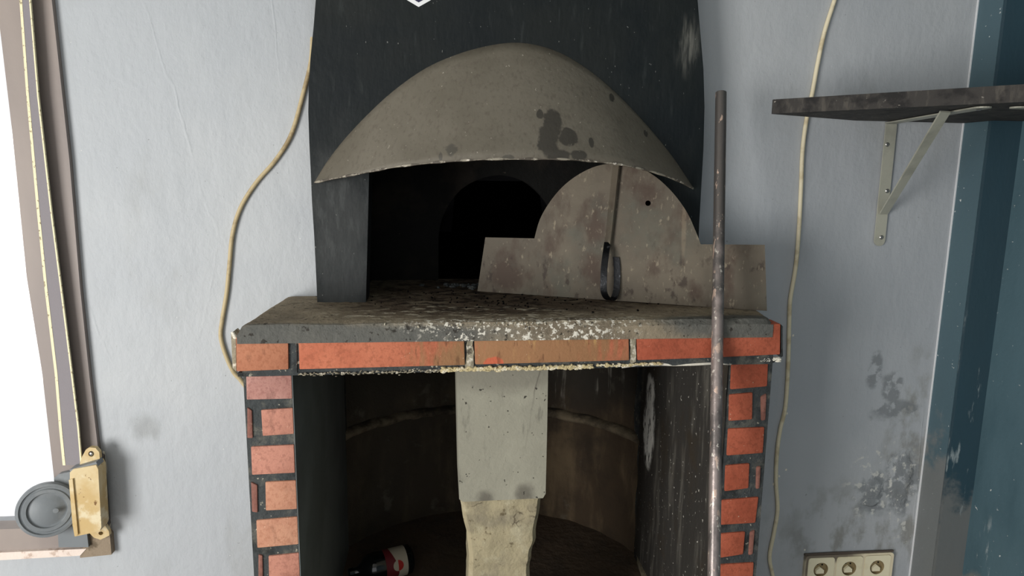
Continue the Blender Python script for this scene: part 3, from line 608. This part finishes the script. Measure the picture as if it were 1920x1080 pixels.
# column in the middle
cl_ = empty('column', (.14, -.15, 0)); cl_.parent = oven; cl_.location -= oven.location
CY = -.235
bm = B(); prism(bm, [Py(u, v, CY) for u, v in ((856, 678), (1028, 678), (1026, 800), (1023, 926), (1018, 934), (868, 941), (861, 936), (858, 800))], (0, .2, 0))
bmesh.ops.bevel(bm, geom=[e for e in bm.edges if e.calc_face_angle(0) > .6], offset=.006, segments=3, affect='EDGES'); obj('upper_shaft', bm, M['concrete'], cl_, True)
def colrow(v):
    tab = [(925, 862, 1020), (940, 864, 1016), (975, 869, 1010), (1000, 876, 1006), (1020, 877, 1004), (1040, 880, 998), (1056, 880, 996), (1075, 879, 995), (1100, 879, 994), (1600, 872, 990)]
    for (a, x, y), (b, x2_, y2_) in zip(tab, tab[1:]):
        if a <= v <= b: t = (v-a)/(b-a); return x+(x2_-x)*t, y+(y2_-y)*t
    return tab[-1][1:]
bm = B()
def colf(u, v):
    V = 928+(1900-928)*v*v; z = Py(940, V, CY+.008).z; z = max(z, .001)
    l_, r__ = colrow(V); xl_, xr_ = Py(l_, V, CY+.008).x, Py(r__, V, CY+.008).x
    j = noise.noise(Vector((1, z*30, 5)))*.004; xl_ += j; xr_ -= noise.noise(Vector((7, z*26, 5)))*.005
    y0_, y1_ = CY+.008, CY+.17
    per = [(xl_, y1_), (xl_, y0_+.012), (xl_+.01, y0_), (xr_-.01, y0_), (xr_, y0_+.012), (xr_, y1_)]
    s = u*5; i = min(int(s), 4); f = s-i; x = per[i][0]*(1-f)+per[i+1][0]*f; y = per[i][1]*(1-f)+per[i+1][1]*f
    y += noise.noise(Vector((x*22, 0, z*22)))*.006*(1 if V < 1065 else .3)
    if V > 1056: y += .006
    return Vector((x, y, z))
grid(bm, colf, 50, 70); obj('broken_base', bm, M['broken'], cl_, True, label='chipped yellowish lower shaft')

# sticker on the hood
sk = empty('sticker', Py(785, 13, HY-.001), 'dark blue shield-shaped sticker with white border on the black hood', 'sticker')
def stick(sc, y, m, name):
    pts = [(785, 13), (808, 0), (836, -22), (838, -90), (730, -90), (734, -22), (763, 0)]
    c_ = (785, -40); bm = B(); prism(bm, [Py(c_[0]+(u-c_[0])*sc, c_[1]+(v-c_[1])*sc, y) for u, v in pts], (0, .0008, 0)); obj(name, bm, m, sk)
stick(1, HY-.0012, M['paper'], 'border'); stick(.84, HY-.0018, M['navy'], 'print')

# ------------------------------------------------------------------ oven door plate leaning on the hood
pb0, pb1 = P(895, 546, 2, ZC+.001), P(1438, 583, 2, ZC+.001)
door = empty('oven_door', (pb0+pb1)/2, 'rusty steel oven door with rounded top leaning across the oven mouth', 'oven door')
ex = (pb1-pb0).normalized(); nb = Vector((-ex.y, ex.x, 0)); lean = math.radians(5); ez = Vector((0, 0, 1))*math.cos(lean)+nb*math.sin(lean)
nn = ex.cross(ez).normalized()
if nn.y > 0: nn = -nn                        # towards the viewer
def Pd(u, v, off=0):
    d = FW + RT*((u-960)/FPX) - UP*((v-540)/FPX); o = pb0+nn*off
    return CAM + d*((o-CAM).dot(nn)/d.dot(nn))
arc = spline([(1002, 447, 0), (1012, 412, 0), (1030, 380, 0), (1055, 350, 0), (1085, 327, 0), (1120, 311, 0), (1158, 306, 0), (1196, 313, 0), (1230, 332, 0), (1262, 362, 0), (1288, 398, 0), (1305, 435, 0), (1314, 458, 0)], 4)
out = [Pd(895, 547), Pd(910, 445)] + [Pd(p.x, p.y) for p in arc] + [Pd(1434, 459), Pd(1438, 583)]
for i in (0, len(out)-1): out[i] = pb0.copy() if i == 0 else pb1.copy()
bm = B(); prism(bm, out, -nn*.004, [[Pd(1215+5.2*math.cos(a), 381+5.2*math.sin(a)) for a in (k*math.pi/7 for k in range(14))]])
obj('plate', bm, M['plate'], door)
bm = B(); ribbon(bm, [Pd(1156, 308, .006), Pd(1149, 375, .006), Pd(1143, 430, .006), Pd(1139, 462, .008)], [nn*.012+ex*.017]*4, .005); obj('rib', bm, M['plate'], door)
# handle: flat bar standing off the plate and hooked back at its foot
hp = [(1139, 455, .010), (1136, 476, .030), (1133, 500, .040), (1132, 525, .044), (1132, 545, .043), (1136, 556, .038), (1142, 561, .028), (1150, 560, .018), (1155, 548, .010), (1157, 530, .006), (1157, 500, .004), (1155, 482, .003)]
pts = spline([Pd(u, v, o) for u, v, o in hp], 4)
bm = B(); ribbon(bm, pts, ex*.016, .004); obj('handle', bm, M['iron_black'], door, True, label='black hooked flat-bar handle')

# ------------------------------------------------------------------ steel tube leaning on the counter
t_top = Py(1352, 174, -.135); t_mid = Py(1345, 640, BY-.0165)
dirn = (t_mid-t_top); t_bot = t_top + dirn*((0-t_top.z)/dirn.z)
pole = empty('steel_pole', t_bot, 'long dirty steel tube leaning upright against the brick counter edge', 'pole')
bm = B(); tube(bm, [t_top.lerp(t_bot, k/20) for k in range(21)], lambda t: .0130, 24, cap=False); 
obj('tube', bm, M['pole'], pole, True)
bm = B(); lathe(bm, [(.0130, 0), (.0105, .0008), (.0104, -.03), (0, -.03)], t_top, (t_top-t_bot), 24); obj('open_end', bm, M['iron_black'], pole, True)

# ------------------------------------------------------------------ cables
def cable(name, pix, r, y, m, label, extra=()):
    o = empty(name, Py(*pix[-1], y), label, 'cable')
    bm = B(); tube(bm, spline([Py(u, v, y) for u, v in pix] + list(extra), 6), r, 10); obj('sheath', bm, m, o, True)
cable('cable', [(586, 70), (583, 115), (570, 170), (547, 250), (517, 300), (480, 343), (451, 390), (436, 440), (430, 500), (425, 550), (417, 598), (414, 632), (424, 668), (438, 698), (452, 714), (466, 738), (476, 800), (482, 900), (486, 1050), (490, 1250), (492, 1500), (493, 1800)], .0052, -.0055, M['cable_left'], 'dusty cream cable curving down the wall left of the oven hood')
cable('cable', [(1578, -40), (1565, 0), (1546, 60), (1533, 120), (1523, 175), (1513, 220), (1505, 280), (1502, 350), (1498, 430), (1492, 500), (1482, 560), (1480, 600), (1478, 680), (1473, 760), (1463, 805), (1457, 849), (1455, 902), (1458, 955), (1451, 1000), (1443, 1044), (1449, 1080), (1455, 1120), (1452, 1200), (1444, 1260)], .0055, -.0058, M['cable'], 'cream cable hanging down the grey wall behind the black shelf')
# wall chips
for u, v in ((1487, 629), (1476, 775), (1474, 881), (1461, 893), (1509, 1031), (1450, 908)):
    bm = B(); p = Py(u, v, -.0006); lump(bm, p, (.003, .0006, .004)); obj('paint_chip', bm, M['white_filler'], wall_back)

# ------------------------------------------------------------------ corner shelf
SZ = Py(1655, 228, 0).z
sh = empty('wall_shelf', Py(1655, 228, -.002), 'black corner shelf board on cream steel brackets at upper right', 'shelf')
a0, a1, a2 = P(1448, 213, 2, SZ), P(1605, 226, 2, SZ), P(1920, 191, 2, SZ)
tt = (x2-.003-a0.x)/(a2.x-a0.x); fr = a0+(a2-a0)*tt
a0b = a0+(a1-a0)*.05
th = .0325
bm = B(); prism(bm, [a0, fr, Vector((x2-.003, y1-.022, SZ)), Vector((XR-.004, y1-.022, SZ)), Vector((XR-.004, -.004, SZ)), Vector((a1.x, -.014, SZ)), Vector((a0.x+.004, a0.y+.012, SZ))], (0, 0, th))
bmesh.ops.bevel(bm, geom=[e for e in bm.edges if e.calc_face_angle(0) > .6], offset=.0015, segments=1, affect='EDGES')
obj('board', bm, M['board'], sh)
def bracket(base, tip, side, legh):
    br = empty('bracket', base); br.parent = sh; br.location = base-sh.location
    th_ = .003; dv = (tip-base).normalized(); L_ = (tip-base).length; up = Vector((0, 0, 1)); z = SZ-.002
    def roundbar(o, d, ln, wv, n, hw):
        pts = [o-wv*hw, o+wv*hw]+[o+d*(ln-hw)+(wv*math.cos(a)+d*math.sin(a))*hw for a in (math.pi*k/8 for k in range(9))]
        bm = B(); prism(bm, pts, n*th_); return bm
    leg = obj('leg', roundbar(base+Vector((0, 0, -.002)), -up, legh, side, base_n, .0155), M['bracket'], br)
    wv = dv.cross(up).normalized()
    arm = obj('arm', roundbar(Vector((base.x, base.y, z-th_)), dv, L_, wv, up, .0155), M['bracket'], br)
    return br, dv, wv
base = Py(1671, 229, -.004); base.z = SZ-.004
base_n = Vector((0, -1, 0))
tip = P(1850, 201, 2, SZ-.004)
br, dv, wv = bracket(base, tip, Vector((1, 0, 0)), Py(1670, 229, -.004).z-Py(1652, 458, -.004).z)
lo = Py(1657, 398, -.009); hi = P(1772, 213, 2, SZ-.010)
bm = B(); ribbon(bm, [lo+Vector((0, 0, -.004)), hi+Vector((0, 0, .004))], Vector((.026, .004, 0)), .004); obj('brace', bm, M['bracket'], br)
for u, v in ((1664, 271), (1653, 445), (1664, 358)):
    bm = B(); lathe(bm, [(0, .0022), (.004, .002), (.006, 0)], Py(u, v, -.0072), (0, -1, 0), 12); obj('screw', bm, M['screw'], br)
bm = B(); lathe(bm, [(0, .0022), (.004, .002), (.006, 0)], tip-dv*.03+Vector((0, 0, -.002)), (0, 0, -1), 12); obj('screw', bm, M['screw'], br)
tip2 = P(1896, 202, 2, SZ-.004); base2 = Vector((x2-.004, tip2.y-.02, SZ-.004)); base_n = Vector((-1, 0, 0))
br2, dv2, wv2 = bracket(base2, tip2, Vector((0, 1, 0)), .3)
bm = B(); ribbon(bm, [base2+Vector((-.005, 0, -.24)), base2.lerp(tip2, .7)+Vector((0, 0, -.004))], Vector((0, .021, 0)), .004); obj('brace', bm, M['bracket'], br2)

# ------------------------------------------------------------------ triple socket
so = empty('wall_socket', Py(1595, 1075, 0), 'yellowed cream triple power socket on the grey wall at lower right', 'socket')
sq = [Py(1511, 1043, -.011), Py(1677, 1036, -.011)]
c0 = sq[0]; exx = (sq[1]-sq[0]); WW = exx.length; exx.normalize(); ezz = Vector((0, 0, 1)).cross(exx); ezz = exx.cross(Vector((0, 1, 0))).normalized()
if ezz.z > 0: ezz = -ezz                     # downwards
HHt = .098
def rr(cx, cy, w_, h_, r, y, n=5):
    pts = []
    for sx, sy, a in ((1, -1, -90), (1, 1, 0), (-1, 1, 90), (-1, -1, 180)):
        for k in range(n+1):
            t = math.radians(a+90*k/n); pts.append((cx+sx*(w_/2-r)+r*math.cos(t), cy+sy*(h_/2-r)+r*math.sin(t)))
    return [c0+exx*p+ezz*q+Vector((0, y, 0)) for p, q in pts]
pitch_ = (WW-.012)/3; mods = [.006+pitch_*(k+.5) for k in range(3)]
bm = B(); prism(bm, rr(WW/2, HHt/2, WW, HHt, .010, 0), (0, .0105, 0), [rr(x, HHt/2, pitch_-.006, HHt-.012, .008, 0) for x in mods]); 
obj('frame', bm, M['socket_frame'], so, True)
bm = B(); tube(bm, [c0+exx*p+Vector((0, .006, 0))+ezz*(-.002) for p in (-.002, WW*.3, WW*.7, WW)], .0035, 8); rough_up(bm, .0015, 60); obj('grime_ridge', bm, M['grime'], so, True)
for x in mods:
    cy = HHt/2-.004; R_ = .0225
    circle = [c0+exx*(x+R_*math.cos(t))+ezz*(cy+R_*math.sin(t))+Vector((0, -.001, 0)) for t in (2*math.pi*k/28 for k in range(28))]
    bm = B(); prism(bm, rr(x, HHt/2, pitch_-.007, HHt-.014, .008, -.001), (0, .010, 0), [circle])
    ins = obj('insert', bm, M['socket'], so)
    ctr = c0+exx*x+ezz*cy
    bm = B(); lathe(bm, [(R_, -.0005), (R_-.001, .0098), (0, .0099)], ctr, (0, 1, 0), 28); obj('recess', bm, M['socket_dark'], ins, True)
    bm = B(); q = .009
    prism(bm, [ctr+Vector((0, .009, 0))+exx*a_+ezz*b_ for a_, b_ in ((-.012, .004), (0, -.006), (.012, .004), (.012, .014), (-.012, .014))], (0, -.0075, 0)); obj('shutter', bm, M['socket'], ins)
    for dx, dy in ((-.006, -.012), (.009, -.010)):
        bm = B(); lathe(bm, [(0, -.0005), (.0026, 0), (.0026, .001)], ctr+exx*dx+ezz*dy+Vector((0, .0088, 0)), (0, 1, 0), 12); obj('pin_hole', bm, M['hole'], ins)

# ------------------------------------------------------------------ bottle lying in the niche
r_b = .046
base_c = P(772, 1046, 2, .012+r_b); bdir = Vector((-.93, -.36, 0)).normalized()
bot = empty('bottle', base_c-Vector((0, 0, r_b)), 'dark glass bottle with red and cream label lying in the niche', 'bottle')
bm = B(); lathe(bm, [(0, .006), (.030, 0), (.039, .003), (r_b, .010), (r_b, .125), (.044, .138), (.036, .152), (.022, .166), (.0145, .176), (.0135, .190), (.0155, .191), (.0155, .203), (.012, .205), (0, .205)], base_c, bdir, 40); obj('glass', bm, M['bottle'], bot, True)
axu = Vector((0, 0, 1)); axs = bdir.cross(axu).normalized()
if axs.y > 0: axs = -axs
def patch(h0, h1, a0_, a1_, rad, m, name, shape=None, par=None):
    bm = B(); n1, n2 = 18, 16; vs = {}
    for i in range(n1+1):
        for j in range(n2+1):
            h = h0+(h1-h0)*i/n1; a_ = math.radians(a0_+(a1_-a0_)*j/n2)
            if shape: h, a_ = shape(i/n1, j/n2)
            vs[i, j] = bm.verts.new(base_c+bdir*h+(axs*math.cos(a_)+axu*math.sin(a_))*rad)
    for i in range(n1):
        for j in range(n2): bm.faces.new((vs[i, j], vs[i+1, j], vs[i+1, j+1], vs[i, j+1]))
    return obj(name, bm, m, par or bot, 'all')
lab = patch(.026, .082, -70, 110, r_b+.0004, M['label_cream'], 'label')
patch(0, 0, 0, 0, r_b+.0008, M['label_red'], 'red_field', lambda s, t: ((.066-.010*math.sin(t*5))*(1-s)+.096*s, math.radians(-70+180*t)), lab)
def disc(a_, b_): return lambda s, t: (.058+.0165*s*math.cos(a_+(b_-a_)*t), math.radians(16)+.0165/r_b*s*math.sin(a_+(b_-a_)*t))
patch(0, 0, 0, 0, r_b+.0012, M['label_cream'], 'emblem', disc(-math.pi/2, math.pi/2), lab)
patch(0, 0, 0, 0, r_b+.0012, M['label_orange'], 'emblem', disc(math.pi/2, 3*math.pi/2), lab)
